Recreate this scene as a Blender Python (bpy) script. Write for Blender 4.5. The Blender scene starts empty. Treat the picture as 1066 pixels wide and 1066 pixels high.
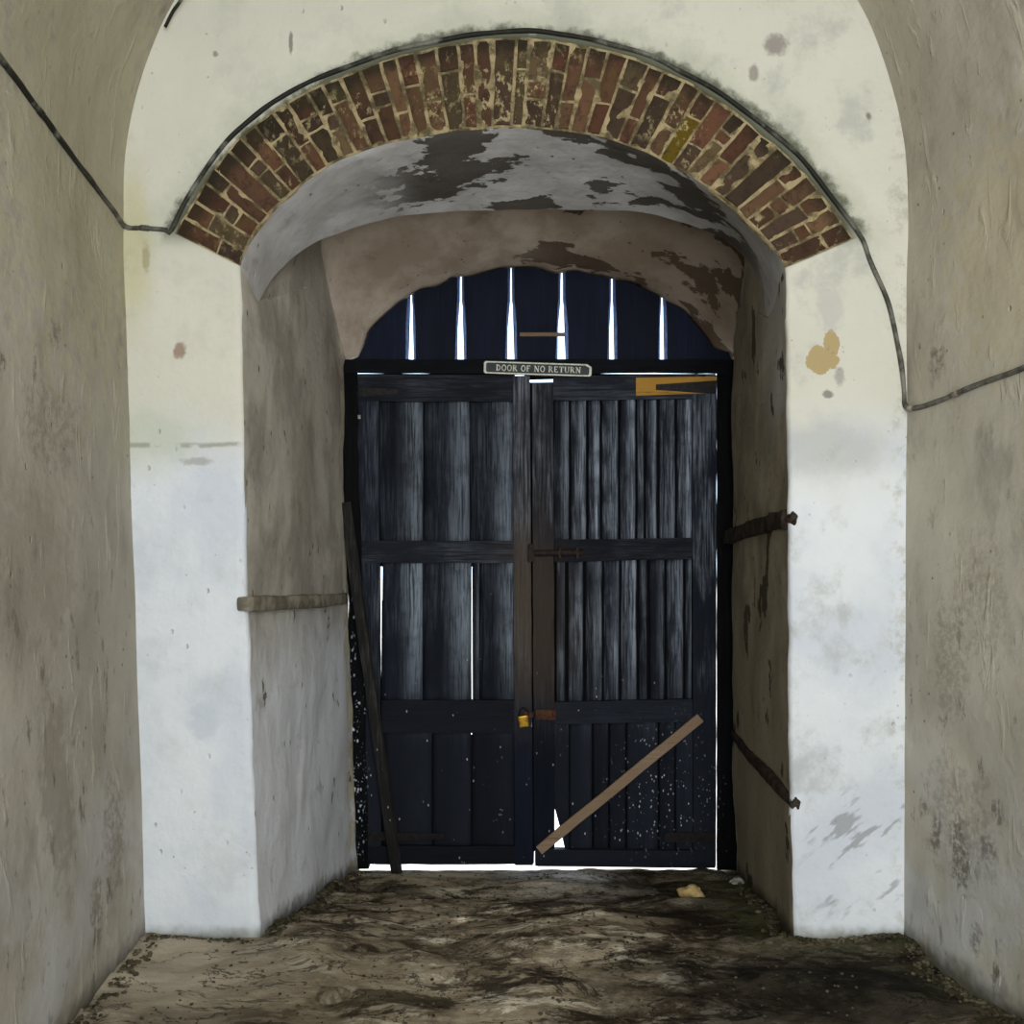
import bpy, bmesh, math, random
from mathutils import Vector, noise, Matrix
random.seed(7)
S = bpy.context.scene
COL = S.collection
F = 1066.0                     # focal length in photo pixels; eye 1.5 m above the floor, looking along +Y

def P(px, py, d):
    """photo measurement at a known depth -> metres"""
    return Vector(((px-533)/F*d, d, 1.5+(533-py)/F*d))

# ------------------------------------------------------------------ object helpers
def tag(o, label=None, cat=None, group=None, kind=None):
    if label: o['label'] = label
    if cat: o['category'] = cat
    if group: o['group'] = group
    if kind: o['kind'] = kind
    return o
def empty(name, loc=(0,0,0)):
    o = bpy.data.objects.new(name, None); o.location = loc; o.empty_display_size = .1
    COL.objects.link(o); return o
def link(name, bm, m, parent=None, smooth=False, loc=None):
    me = bpy.data.meshes.new(name)
    if loc is not None:
        bmesh.ops.translate(bm, verts=bm.verts, vec=-Vector(loc))
    bm.normal_update()
    bm.to_mesh(me); bm.free()
    if smooth:
        for p in me.polygons: p.use_smooth = True
    if m: me.materials.append(m)
    o = bpy.data.objects.new(name, me); COL.objects.link(o)
    if loc is not None: o.location = loc
    if parent:
        o.parent = parent
        if loc is None: loc = Vector((0,0,0))
        wl = Vector((0,0,0)); q = parent
        while q: wl += q.location; q = q.parent
        o.location = Vector(loc) - wl
    return o

# ------------------------------------------------------------------ node helper
class NB:
    def __init__(s, name):
        s.m = bpy.data.materials.new(name); s.m.use_nodes = True
        s.t = s.m.node_tree; s.n = s.t.nodes; s.n.clear()
        s.out = s.n.new('ShaderNodeOutputMaterial'); s.b = s.n.new('ShaderNodeBsdfPrincipled')
        s.t.links.new(s.b.outputs[0], s.out.inputs[0])
        s.geo = s.n.new('ShaderNodeNewGeometry').outputs['Position']
        s._sep = None
    def put(s, sock, v):
        if hasattr(v, 'is_output') or isinstance(v, bpy.types.NodeSocket): s.t.links.new(v, sock)
        elif isinstance(v, (tuple, list)):
            sock.default_value = tuple(v) if len(sock.default_value) == len(v) else tuple(v)+(1,)
        else: sock.default_value = v
    def xyz(s):
        if not s._sep:
            n = s.n.new('ShaderNodeSeparateXYZ'); s.put(n.inputs[0], s.geo); s._sep = n.outputs
        return s._sep
    def math(s, op, a, b=0.0, c=None, clamp=False):
        n = s.n.new('ShaderNodeMath'); n.operation = op; n.use_clamp = clamp
        s.put(n.inputs[0], a); s.put(n.inputs[1], b)
        if c is not None: s.put(n.inputs[2], c)
        return n.outputs[0]
    def scale(s, v, co=None, off=(0,0,0)):
        n = s.n.new('ShaderNodeMapping'); s.put(n.inputs['Vector'], co or s.geo)
        n.inputs['Scale'].default_value = v; n.inputs['Location'].default_value = off
        return n.outputs[0]
    def noise(s, sc, det=6, rough=.55, co=None, dist=0.0, color=False):
        n = s.n.new('ShaderNodeTexNoise'); s.put(n.inputs['Vector'], co or s.geo)
        n.inputs['Scale'].default_value = sc; n.inputs['Detail'].default_value = det
        n.inputs['Roughness'].default_value = rough; n.inputs['Distortion'].default_value = dist
        return n.outputs['Color' if color else 'Fac']
    def voro(s, sc, co=None, feat='F1', rnd=1.0):
        n = s.n.new('ShaderNodeTexVoronoi'); n.feature = feat; s.put(n.inputs['Vector'], co or s.geo)
        n.inputs['Scale'].default_value = sc; n.inputs['Randomness'].default_value = rnd
        return n.outputs['Distance']
    def ss(s, v, a, b, lo=0.0, hi=1.0):
        n = s.n.new('ShaderNodeMapRange'); n.interpolation_type = 'SMOOTHSTEP'
        s.put(n.inputs['Value'], v)
        if a > b: a, b, lo, hi = b, a, hi, lo
        for k, q in zip(('From Min','From Max','To Min','To Max'), (a,b,lo,hi)): n.inputs[k].default_value = q
        return n.outputs[0]
    def mix(s, f, a, b, mode='MIX'):
        n = s.n.new('ShaderNodeMix'); n.data_type = 'RGBA'; n.blend_type = mode
        s.put(n.inputs[0], f); s.put(n.inputs[6], a); s.put(n.inputs[7], b)
        return n.outputs[2]
    def blob(s, c, r, axes=(0,2), warp=.35, wsc=22, edge=.15):
        """soft irregular patch on a surface round a world point"""
        X = s.xyz(); ds = []
        for a, cc, rr in zip(axes, c, r):
            ds.append(s.math('POWER', s.math('ABSOLUTE', s.math('MULTIPLY', s.math('SUBTRACT', X[a], cc), 1/rr)), 2.0))
        d = s.math('SQRT', s.math('ADD', ds[0], ds[1]))
        nn = s.math('MULTIPLY', s.math('SUBTRACT', s.noise(wsc, 7, .62), .5), warp*4)
        return s.ss(s.math('ADD', d, nn), 1+edge, 1-edge)
    def bump(s, h, dist=.01, strength=1.0, prev=None):
        n = s.n.new('ShaderNodeBump'); s.put(n.inputs['Height'], h)
        n.inputs['Distance'].default_value = dist; n.inputs['Strength'].default_value = strength
        if prev: s.put(n.inputs['Normal'], prev)
        return n.outputs[0]
    def done(s, col, rough=.85, bump=None, spec=.3, metal=0.0):
        s.put(s.b.inputs['Base Color'], col); s.put(s.b.inputs['Roughness'], rough)
        s.put(s.b.inputs['Specular IOR Level'], spec); s.put(s.b.inputs['Metallic'], metal)
        if bump: s.put(s.b.inputs['Normal'], bump)
        return s.m

def L(r, g, b):      # sRGB 0-255 -> linear
    f = lambda c: ((c/255+.055)/1.055)**2.4 if c > 10 else c/255/12.92
    return (f(r), f(g), f(b))

# ------------------------------------------------------------------ materials
def plaster_bump(n, big=.012, small=.003):
    h1 = n.noise(3.0, 5, .55)
    h2 = n.noise(26, 6, .6)
    pits = n.ss(n.voro(14, n.scale((1,1,.6))), .10, .02)
    b = n.bump(h1, big*4)
    b = n.bump(h2, small*2.2, prev=b)
    return n.bump(n.math('SUBTRACT', 0.0, n.math('MULTIPLY', pits, n.ss(n.noise(4, 2), .5, .6))), .006, prev=b)

def mat_end_wall():
    n = NB('limewash_end_wall'); X = n.xyz()
    up = n.mix(n.noise(2.2, 4), L(218,213,196), L(200,196,180))
    low = n.mix(n.ss(n.noise(3, 5), .35, .65), L(207,210,214), L(223,224,223))
    hz = n.math('ADD', X[2], n.math('MULTIPLY', n.math('SUBTRACT', n.noise(3, 4), .5), .5))
    c = n.mix(n.ss(hz, 1.95, 1.55), up, low)
    # grey damp clouds
    c = n.mix(n.math('MULTIPLY', n.ss(n.noise(4.5, 8, .68), .50, .68), n.ss(X[0], -1.2, 1.2, .22, .55)), c, L(168,168,160))
    c = n.mix(n.math('MULTIPLY', n.blob((-1.28, 1.75), (.16,.10), warp=.4, wsc=8, edge=.7), .35), c, L(165,176,140))
    c = n.mix(n.math('MULTIPLY', n.blob((1.10, 1.72), (.20,.09), warp=.4, wsc=9, edge=.6), .5), c, L(165,166,165))
    c = n.mix(n.math('MULTIPLY', n.blob((-1.33, 2.42), (.06,.25), warp=.4, wsc=9, edge=.7), .5), c, L(190,180,120))
    # horizontal crack / lift line on the left pier
    crk = n.math('ABSOLUTE', n.math('SUBTRACT', n.math('ADD', X[2], n.math('MULTIPLY', n.noise(9, 4), .03)), 1.735+.015))
    cm = n.math('MULTIPLY', n.ss(crk, .013, .002), n.math('MULTIPLY', n.ss(X[0], -.93, -.97), n.ss(n.noise(16, 3), .38, .55)))
    c = n.mix(n.math('MULTIPLY', cm, .6), c, L(128,126,108))
    # shadow gap painted dark between cable and brick ring, with a grime halo above
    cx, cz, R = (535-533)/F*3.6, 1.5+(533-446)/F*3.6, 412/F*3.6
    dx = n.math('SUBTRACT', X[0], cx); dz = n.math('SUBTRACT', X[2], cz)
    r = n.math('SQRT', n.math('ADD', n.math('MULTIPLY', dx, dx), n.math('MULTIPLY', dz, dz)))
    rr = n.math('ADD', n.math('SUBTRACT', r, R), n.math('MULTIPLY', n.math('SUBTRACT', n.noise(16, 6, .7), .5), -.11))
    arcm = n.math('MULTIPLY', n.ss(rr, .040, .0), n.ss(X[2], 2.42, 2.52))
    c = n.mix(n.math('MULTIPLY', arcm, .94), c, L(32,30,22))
    rr2 = n.math('ADD', n.math('SUBTRACT', r, R), n.math('MULTIPLY', n.math('SUBTRACT', n.noise(7, 5, .7), .5), -.25))
    c = n.mix(n.math('MULTIPLY', n.math('MULTIPLY', n.ss(rr2, .14, .0), n.ss(X[2], 2.38, 2.5)), .30), c, L(150,155,128))
    # exposed tan patch and little marks
    t1 = n.blob((1.088, 2.035), (.052,.048), warp=.42, wsc=16, edge=.05)
    t2 = n.blob((1.125, 2.095), (.028,.045), warp=.42, wsc=18, edge=.05)
    c = n.mix(n.math('MAXIMUM', t1, t2), c, L(176,156,112))
    for px, py, rx, rz, col, k in ((807,47,12,10,(120,108,104),.7),(785,76,5,8,(130,120,112),.7),(187,364,6,8,(130,90,70),.7),
                                   (152,268,4,14,(150,140,100),.6),(874,392,5,10,(140,136,130),.6),(862,410,5,4,(90,92,90),.7),
                                   (303,45,2,12,(90,86,78),.7),(224,56,3,3,(120,116,104),.7),(205,480,16,4,(140,138,124),.5),
                                   (212,750,14,20,(196,200,205),.7),(905,120,3,4,(90,84,70),.7),(865,320,14,22,(178,176,170),.5)):
        q = P(px, py, 3.6)
        c = n.mix(n.math('MULTIPLY', n.blob((q.x, q.z), (rx*.0034, rz*.0034), warp=.45, wsc=30, edge=.35), k), c, L(*col))
    # oblique scuffs at the foot of the right pier
    sc = n.noise(9, 5, .6, co=n.scale((1.0,1,1.0), off=(0,0,0)))
    n2 = n.n.new('ShaderNodeMapping'); n2.inputs['Rotation'].default_value = (0, math.radians(38), 0)
    n.put(n2.inputs['Vector'], n.geo)
    ob = n.ss(n.noise(1.0, 3, .5, co=n.scale((7,1,26), n2.outputs[0])), .56, .64)
    scm = n.math('MULTIPLY', n.blob((1.24, .30), (.19,.24), warp=.3, wsc=6, edge=.4), ob)
    c = n.mix(n.math('MULTIPLY', scm, .55), c, L(122,120,116))
    # foot grime & flecks
    c = n.mix(n.math('MULTIPLY', n.ss(n.math('ADD', X[2], n.math('MULTIPLY', n.noise(20, 4), -.06)), .03, -.04), .8), c, L(92,92,66))
    fl = n.math('MULTIPLY', n.ss(n.voro(26), .14, .05), n.ss(n.noise(5, 3), .52, .60))
    c = n.mix(n.math('MULTIPLY', fl, .5), c, L(128,118,96))
    # chipped wall corners
    cor = n.math('MULTIPLY', n.ss(n.math('ABSOLUTE', n.math('SUBTRACT', X[0], .0)), 1.30, 1.38), n.ss(n.noise(18, 5, .7), .5, .62))
    c = n.mix(n.math('MULTIPLY', cor, .28), c, L(160,150,112))
    return n.done(c, .9, plaster_bump(n, .006, .0015), .2)

def mat_side(name, c1, c2, dark, blobs=(), xr=None):
    n = NB(name); X = n.xyz()
    c = n.mix(n.ss(n.noise(1.6, 6, .6), .35, .65), L(*c1), L(*c2))
    if xr: c = n.mix(n.ss(X[0], -.5, .6), c, n.mix(n.ss(n.noise(1.6, 6, .6), .35, .65), L(*xr[0]), L(*xr[1])))
    st = n.noise(2.2, 7, .65, co=n.scale((1,1.6,.7)))
    c = n.mix(n.math('MULTIPLY', n.ss(st, .50, .72), .55), c, L(*dark))
    # paler rubbed trowel ridges
    rg = n.ss(n.noise(7, 6, .6, co=n.scale((1,1.8,.55), off=(4,2,7)), dist=.6), .56, .70)
    c = n.mix(n.math('MULTIPLY', rg, .30), c, L(214,208,186))
    # dark spots, more toward the floor
    sp = n.math('MULTIPLY', n.ss(n.noise(11, 5, .65, co=n.scale((1,1.5,.6), off=(1,8,3))), .60, .68), n.ss(X[2], 1.9, .3, .25, 1))
    c = n.mix(n.math('MULTIPLY', sp, .75), c, L(66,58,46))
    fl = n.math('MULTIPLY', n.ss(n.voro(16), .12, .04), n.ss(n.noise(4, 3), .5, .58))
    c = n.mix(n.math('MULTIPLY', fl, .7), c, L(58,50,40))
    # bluish-white bloom low down
    c = n.mix(n.math('MULTIPLY', n.math('MULTIPLY', n.ss(X[2], 1.1, .1), n.ss(n.noise(3, 5), .42, .62)), .45), c, L(196,198,200))
    for sd, yy, zz, ry, rz, col, k in blobs:
        bb = n.blob((yy, zz), (ry*.85, rz*.85), axes=(1,2), warp=.8, wsc=17, edge=.35)
        if max(ry, rz) < .25: bb = n.math('MULTIPLY', bb, n.ss(n.noise(45, 4, .7), .36, .60))
        c = n.mix(n.math('MULTIPLY', n.math('MULTIPLY', bb, n.ss(X[0], -.1*sd, .1*sd)), k), c, L(*col))
    c = n.mix(n.math('MULTIPLY', n.ss(n.math('ADD', X[2], n.math('MULTIPLY', n.noise(14, 4), -.10)), .04, -.06), .85), c, L(60,56,40))
    b = plaster_bump(n, .005, .0013)
    b = n.bump(rg, .0028, prev=b)
    return n.done(c, .9, b, .2)

def mat_passage(name, c1, c2, patch, thr=.56, low=None, zlim=None, psc=3.2):
    n = NB(name); X = n.xyz()
    c = n.mix(n.ss(n.noise(3, 6, .6), .38, .62), L(*c1), L(*c2))
    if low:
        c = n.mix(n.ss(n.math('ADD', X[2], n.math('MULTIPLY', n.noise(4, 4), .3)), 1.35, .9), c, L(*low))
    if name.endswith('_right'): c = n.mix(n.ss(n.math('ADD', X[2], n.math('MULTIPLY', n.noise(3, 5), .5)), 1.9, 2.3), c, n.mix(n.ss(X[1], 4.3, 3.7), c, L(176,172,164)))
    if not name.startswith('plaster_arch') and not name.endswith('soffit'): c = n.mix(n.math('MULTIPLY', n.ss(X[1], 4.93, 4.98), n.ss(n.noise(9, 5), .40, .52)), c, L(205,196,172))
    c = n.mix(n.math('MULTIPLY', n.ss(n.noise(8, 7, .7), .55, .75), .4), c, L(*patch))
    pm = n.noise(psc, 7, .62, co=n.scale((1,1.9,1.3), off=(3.1,0,5)))
    m = n.ss(pm, thr, thr+.012)
    if name.startswith('plaster_arch'): m = n.math('MULTIPLY', m, n.ss(X[0], -.3, .25)); c = n.mix(n.math('MULTIPLY', n.ss(X[0], .1, .8), .6), c, L(104,88,70))  # right half darker: light falling on the hood's left is put into colour
    if zlim: m = n.math('MULTIPLY', m, n.ss(X[0], -.62, -.32))
    if zlim: m = n.math('MULTIPLY', m, n.ss(X[2], zlim-.15, zlim+.15))
    c = n.mix(n.math('MULTIPLY', m, .9), c, L(*patch))
    fl = n.math('MULTIPLY', n.ss(n.voro(17, n.scale((1,1,.45))), .13, .06), n.ss(n.noise(4, 3), .46, .56))
    c = n.mix(n.math('MULTIPLY', fl, .8), c, L(44,38,30))
    # darker brown toward the door end up high
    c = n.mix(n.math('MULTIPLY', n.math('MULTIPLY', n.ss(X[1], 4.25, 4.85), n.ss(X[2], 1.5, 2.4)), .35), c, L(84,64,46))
    c = n.mix(n.math('MULTIPLY', n.ss(n.math('ADD', X[2], n.math('ADD', n.math('MULTIPLY', n.math('SUBTRACT', X[1], 3.6), .18), n.math('MULTIPLY', n.noise(16, 4), -.10))), .03, -.05), .8), c, L(50,46,34))
    b = plaster_bump(n, .006, .0016)
    b = n.bump(n.math('SUBTRACT', 0.0, m), .004, prev=b)
    return n.done(c, .9, b, .2)

def mat_floor():
    n = NB('worn_rock_floor'); X = n.xyz()
    co = n.scale((.8,1.35,1))
    a = n.noise(3.0, 10, .70, co=co, dist=.25)
    fine = n.noise(15, 8, .75, co=co)
    c = n.mix(n.ss(a, .38, .60), L(78,65,49), L(182,166,140))
    c = n.mix(n.math('MULTIPLY', n.ss(fine, .50, .66), .55), c, L(222,210,186))
    c = n.mix(n.math('MULTIPLY', n.ss(fine, .46, .34), .7), c, L(46,37,27))
    # worn pale crowns and dark hollows
    b2 = n.noise(5.2, 9, .72, co=n.scale((.7,1.7,1), off=(2,5,0)), dist=.5)
    mid = n.blob((.0, 3.75), (.85,1.0), axes=(0,1), warp=.3, wsc=3, edge=.5)
    c = n.mix(n.math('MULTIPLY', n.math('MULTIPLY', n.ss(b2, .53, .60), mid), .85), c, L(240,230,206))
    c = n.mix(n.math('MULTIPLY', n.ss(n.noise(3.6, 9, .72, co=n.scale((.7,1.7,1), off=(7,3,1)), dist=.5), .52, .57), .85), c, L(40,32,22))
    # paler by the left pier, darker right, door-gap light painted at the sill
    def spot(cx, cy, rx, ry, k, col, w=5):
        return n.mix(n.math('MULTIPLY', n.blob((cx, cy), (rx, ry), axes=(0,1), warp=.35, wsc=w, edge=.6), k), c, L(*col))
    c = spot(-1.10, 3.35, .34, .34, .8, (206,192,168))
    c = spot(-.62, 3.2, .35, .22, .45, (118,106,82))
    c = spot(1.02, 3.22, .62, .36, .90, (20,17,10))
    c = spot(.62, 4.55, .32, .36, .85, (32,26,18))
    c = spot(.85, 4.0, .30, .30, .75, (38,32,22))
    c = spot(-.62, 4.55, .20, .14, .80, (26,21,15))
    c = spot(-.45, 4.93, .34, .09, .8, (222,210,184))
    c = n.mix(n.math('MULTIPLY', n.math('MULTIPLY', n.blob((.20, 4.86), (.24,.24), axes=(0,1), warp=.4, wsc=7, edge=.6), n.ss(fine, .36, .56)), .90), c, L(245,247,250))  # white spill of daylight from under the doors, painted on
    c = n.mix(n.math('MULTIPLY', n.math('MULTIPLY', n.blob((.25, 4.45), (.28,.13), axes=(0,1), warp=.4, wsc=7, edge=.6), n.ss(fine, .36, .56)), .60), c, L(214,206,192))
    vein = n.math('ABSOLUTE', n.math('SUBTRACT', n.noise(2.4, 6, .65, co=co, dist=.6), .5))
    c = n.mix(n.math('MULTIPLY', n.ss(vein, .010, .002), .7), c, L(20,16,11))
    mo = n.math('MULTIPLY', n.math('MAXIMUM', n.ss(n.math('ADD', X[0], n.math('MULTIPLY', X[1], .2)), 1.90, 2.08), n.math('MULTIPLY', n.ss(X[1], 3.42, 3.58), n.ss(X[0], .75, .9))), n.ss(n.noise(16, 6), .42, .56))
    c = n.mix(n.math('MULTIPLY', mo, .8), c, L(72,74,44))
    h = n.math('ADD', n.math('MULTIPLY', a, .7), n.math('MULTIPLY', b2, .5))
    bp = n.bump(h, .05); bp = n.bump(fine, .016, prev=bp); bp = n.bump(n.noise(60, 5, .7), .005, prev=bp)
    return n.done(c, .92, bp, .12)

def mat_wood(name, dark, light, axis='z', wear=.5, bw=.7, low=None, specks=0.0, sr=(.6,.85), browns=0.0, speckbox=None):
    """weathered painted timber; grain runs along axis, each piece gets its own tone"""
    n = NB(name); X = n.xyz()
    oi = n.n.new('ShaderNodeObjectInfo'); rnd = oi.outputs['Random']
    cmb = n.n.new('ShaderNodeCombineXYZ')
    n.put(cmb.inputs[0], n.math('MULTIPLY', rnd, 37)); n.put(cmb.inputs[1], n.math('MULTIPLY', rnd, 11)); n.put(cmb.inputs[2], n.math('MULTIPLY', rnd, 5))
    va = n.n.new('ShaderNodeVectorMath'); va.operation = 'ADD'; n.put(va.inputs[0], n.geo); n.put(va.inputs[1], cmb.outputs[0])
    sc = {'z': (60,60,2.6), 'x': (2.6,60,60)}[axis]
    g = n.noise(1.6, 8, .65, co=n.scale(sc, va.outputs[0]), dist=.5)
    g2 = n.noise(5, 5, .6, co=n.scale({'z': (1.6,1.6,.5), 'x': (.5,1.6,1.6)}[axis], va.outputs[0]))
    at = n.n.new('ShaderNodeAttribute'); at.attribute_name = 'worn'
    edge_lit = n.math('MULTIPLY', at.outputs['Fac'], n.ss(g, .28, .60))  # right-edge highlight painted in together with rubbed paint
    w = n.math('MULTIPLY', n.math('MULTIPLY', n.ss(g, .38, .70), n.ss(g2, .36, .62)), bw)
    w = n.math('MULTIPLY', n.math('ADD', w, n.math('MULTIPLY', edge_lit, 1.1)), n.ss(n.noise(9, 4, .6), .25, .55, .45, 1.0), clamp=True)
    c = n.mix(n.math('MULTIPLY', w, wear), L(*dark), L(*light))
    tone = n.ss(rnd, 0, 1, .75, 1.3)
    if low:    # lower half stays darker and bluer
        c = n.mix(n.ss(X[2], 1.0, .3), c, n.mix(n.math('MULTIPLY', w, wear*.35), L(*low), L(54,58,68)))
    if browns:
        bm_ = n.blob((.12, 1.0), (.22,.42), warp=.3, wsc=5, edge=.7)
        c = n.mix(n.math('MULTIPLY', bm_, browns), c, L(70,60,50))
    hs = n.n.new('ShaderNodeHueSaturation'); n.put(hs.inputs['Value'], tone); n.put(hs.inputs['Color'], c); c = hs.outputs['Color']
    c = n.mix(n.math('MULTIPLY', n.ss(g, .40, .30), .6), c, (.004,.004,.005))
    if specks:  # paint flecks, with daylight pinholes painted among them
        for (cx, cz, rx, rz, dens, scl) in speckbox:
            m = n.blob((cx, cz), (rx, rz), warp=.25, wsc=5, edge=.5)
            s1 = n.ss(n.voro(scl, n.scale((1.3,0,.7), n.geo)), dens, dens*.5)
            s2 = n.ss(n.noise(scl*.45, 2, .5, co=n.scale((1,0,1), off=(cx*9,0,cz*7))), .52, .58)
            c = n.mix(n.math('MULTIPLY', n.math('MULTIPLY', n.math('MULTIPLY', s1, s2), m), specks), c, L(205,210,218))
    b = n.bump(g, .004); b = n.bump(n.noise(40, 5, .6), .001, prev=b)
    return n.done(c, n.ss(g, .3, .7, sr[0], sr[1]), b, .10)

def mat_simple(name, c1, c2, sc=20, rough=.6, metal=0, bd=.001, spec=.4):
    n = NB(name)
    c = n.mix(n.ss(n.noise(sc, 6, .65), .38, .62), L(*c1), L(*c2))
    return n.done(c, rough, n.bump(n.noise(sc*2.5, 5, .6), bd), spec, metal)

SPK = [(.76, .12, .22, .30, .30, 62), (.78, .05, .28, .32, .17, 30), (-.40, .30, .5, .7, .12, 22), (.45, .18, .5, .5, .14, 26), (-.80, .15, .07, .75, .36, 48), (-.80, .1, .06, .5, .42, 80)]
SPK_L = [(.5, .1, 1.6, 1.1, .10, 13)]
M = {}
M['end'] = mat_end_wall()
M['left'] = mat_side('plaster_side_walls', (170,164,150), (154,148,135), (118,112,100), [(-1,3.0,1.75,.20,.15,(112,104,88),.4), (-1,2.85,1.35,.3,.25,(132,124,108),.35), (-1,3.2,2.7,.7,.8,(176,170,138),.5),
    (-1,2.70,1.90,.035,.05,(70,62,50),.7), (-1,3.02,2.02,.035,.06,(96,88,72),.6), (-1,2.9,1.92,.015,.07,(70,62,50),.5), (-1,3.35,.45,.10,.20,(104,92,74),.5), (-1,3.2,.25,.05,.14,(88,78,62),.5), (-1,2.95,.7,.12,.3,(120,112,96),.4),
    (1,3.42,2.0,.05,.06,(104,100,88),.7), (1,3.1,2.3,.3,.4,(188,172,132),.4), (1,3.30,.40,.05,.12,(70,62,50),.75), (1,3.42,.42,.03,.07,(70,62,50),.65), (1,3.17,.46,.035,.05,(70,62,50),.6), (1,3.5,.50,.02,.04,(70,62,50),.5), (1,3.22,.16,.03,.06,(70,62,50),.6),
    (1,3.3,.5,.2,.2,(128,120,106),.45), (1,3.35,1.0,.1,.2,(132,124,104),.5), (1,3.2,1.25,.14,.2,(140,130,110),.4), (1,3.52,2.07,.006,.012,(20,16,12),.9)], xr=((190,183,166),(173,166,149)))
M['vault'] = M['left']; M['right'] = M['left']

M['pass_l'] = mat_passage('plaster_passage_left', (190,184,170), (160,153,141), (112,102,86), thr=.66, low=(222,224,228))
M['pass_r'] = mat_passage('plaster_passage_right', (160,150,128), (130,121,101), (62,54,40), thr=.60, low=(150,140,118), psc=2.4)
M['pass_c'] = mat_passage('plaster_passage_soffit', (186,183,180), (164,160,155), (58,50,40), thr=.515, zlim=2.47, psc=2.3)
M['pass_b'] = mat_passage('plaster_arch_hood', (214,198,180), (174,156,136), (66,52,38), thr=.535, psc=2.6)
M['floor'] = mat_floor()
M['mould'] = mat_simple('plaster_moulding', (158,150,134), (116,108,92), 14, .9, 0, .004, .2)
M['mould_dark'] = mat_simple('dark_moulding', (70,60,48), (36,29,22), 16, .9, 0, .006, .2)
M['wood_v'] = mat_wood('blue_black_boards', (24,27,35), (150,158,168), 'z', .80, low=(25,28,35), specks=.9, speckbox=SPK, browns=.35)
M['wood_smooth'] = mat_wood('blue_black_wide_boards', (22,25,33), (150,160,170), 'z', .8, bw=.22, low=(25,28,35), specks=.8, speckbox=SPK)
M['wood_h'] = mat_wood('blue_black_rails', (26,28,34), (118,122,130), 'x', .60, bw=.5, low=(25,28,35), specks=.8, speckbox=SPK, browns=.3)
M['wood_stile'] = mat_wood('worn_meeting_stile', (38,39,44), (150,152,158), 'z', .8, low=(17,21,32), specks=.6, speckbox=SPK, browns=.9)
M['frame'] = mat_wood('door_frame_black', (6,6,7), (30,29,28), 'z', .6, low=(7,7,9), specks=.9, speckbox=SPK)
M['frame_h'] = mat_wood('door_lintel_black', (8,9,12), (34,38,44), 'x', .5)
M['tymp'] = mat_wood('tympanum_blue_boards', (16,20,33), (38,46,68), 'z', .5, sr=(.5,.7))
M['tymp_edge'] = mat_simple('slot_glow_board_edges', (96,112,150), (70,86,124), 30, .7, 0, .001, .2)  # pale blue put into the chamfer colour to imitate glow round the slots
M['batten'] = mat_wood('grey_batten', (42,40,38), (110,106,102), 'z', .8, specks=.7, speckbox=SPK)
M['brown'] = mat_wood('brown_lath', (128,106,84), (168,146,120), 'x', .6)
M['new'] = mat_wood('yellow_timber', (168,124,52), (196,152,76), 'x', .5)
M['iron'] = mat_simple('black_iron', (22,20,20), (40,34,30), 60, .6, .6, .001)
M['rust'] = mat_simple('rusty_iron', (96,56,34), (48,32,24), 50, .8, .3, .002)
M['bolt'] = mat_simple('old_bolt_iron', (58,42,34), (30,23,20), 50, .8, .2, .002)
M['brass'] = mat_simple('brass_padlock', (176,134,40), (120,86,30), 50, .35, .8, .0005)
def mat_cable():
    n = NB('grey_cable'); X = n.xyz()
    c = n.mix(n.ss(n.noise(14, 6, .65), .38, .62), L(120,118,108), L(62,60,50))
    c = n.mix(n.math('MULTIPLY', n.ss(X[2], 2.45, 2.62), n.ss(n.noise(6, 4), .62, .5)), c, L(30,28,22))
    return n.done(c, .7, n.bump(n.noise(50, 4), .002), .3)
M['cable'] = mat_cable()
M['mortar'] = mat_simple('lime_mortar', (170,152,114), (92,82,58), 16, .95, 0, .01, .1)
M['sign'] = mat_simple('sign_dark', (48,52,52), (36,38,40), 30, .6)
M['sign_l'] = mat_simple('sign_cream', (236,234,212), (206,204,184), 60, .7)
M['stone_y'] = mat_simple('yellow_stone', (190,166,112), (150,126,80), 30, .9, 0, .003, .2)
M['stone_w'] = mat_simple('white_stone', (190,188,178), (130,126,116), 40, .9, 0, .003, .2)
M['stone_d'] = mat_simple('dull_stone', (132,122,102), (84,74,58), 24, .9, 0, .004, .1)
M['crumb'] = mat_simple('earth_crumbs', (96,88,68), (46,42,28), 18, .95, 0, .004, .2)
M['ground'] = mat_simple('sunlit_ground', (214,210,200), (196,190,178), 3, .95, 0, .003, .1)
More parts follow.
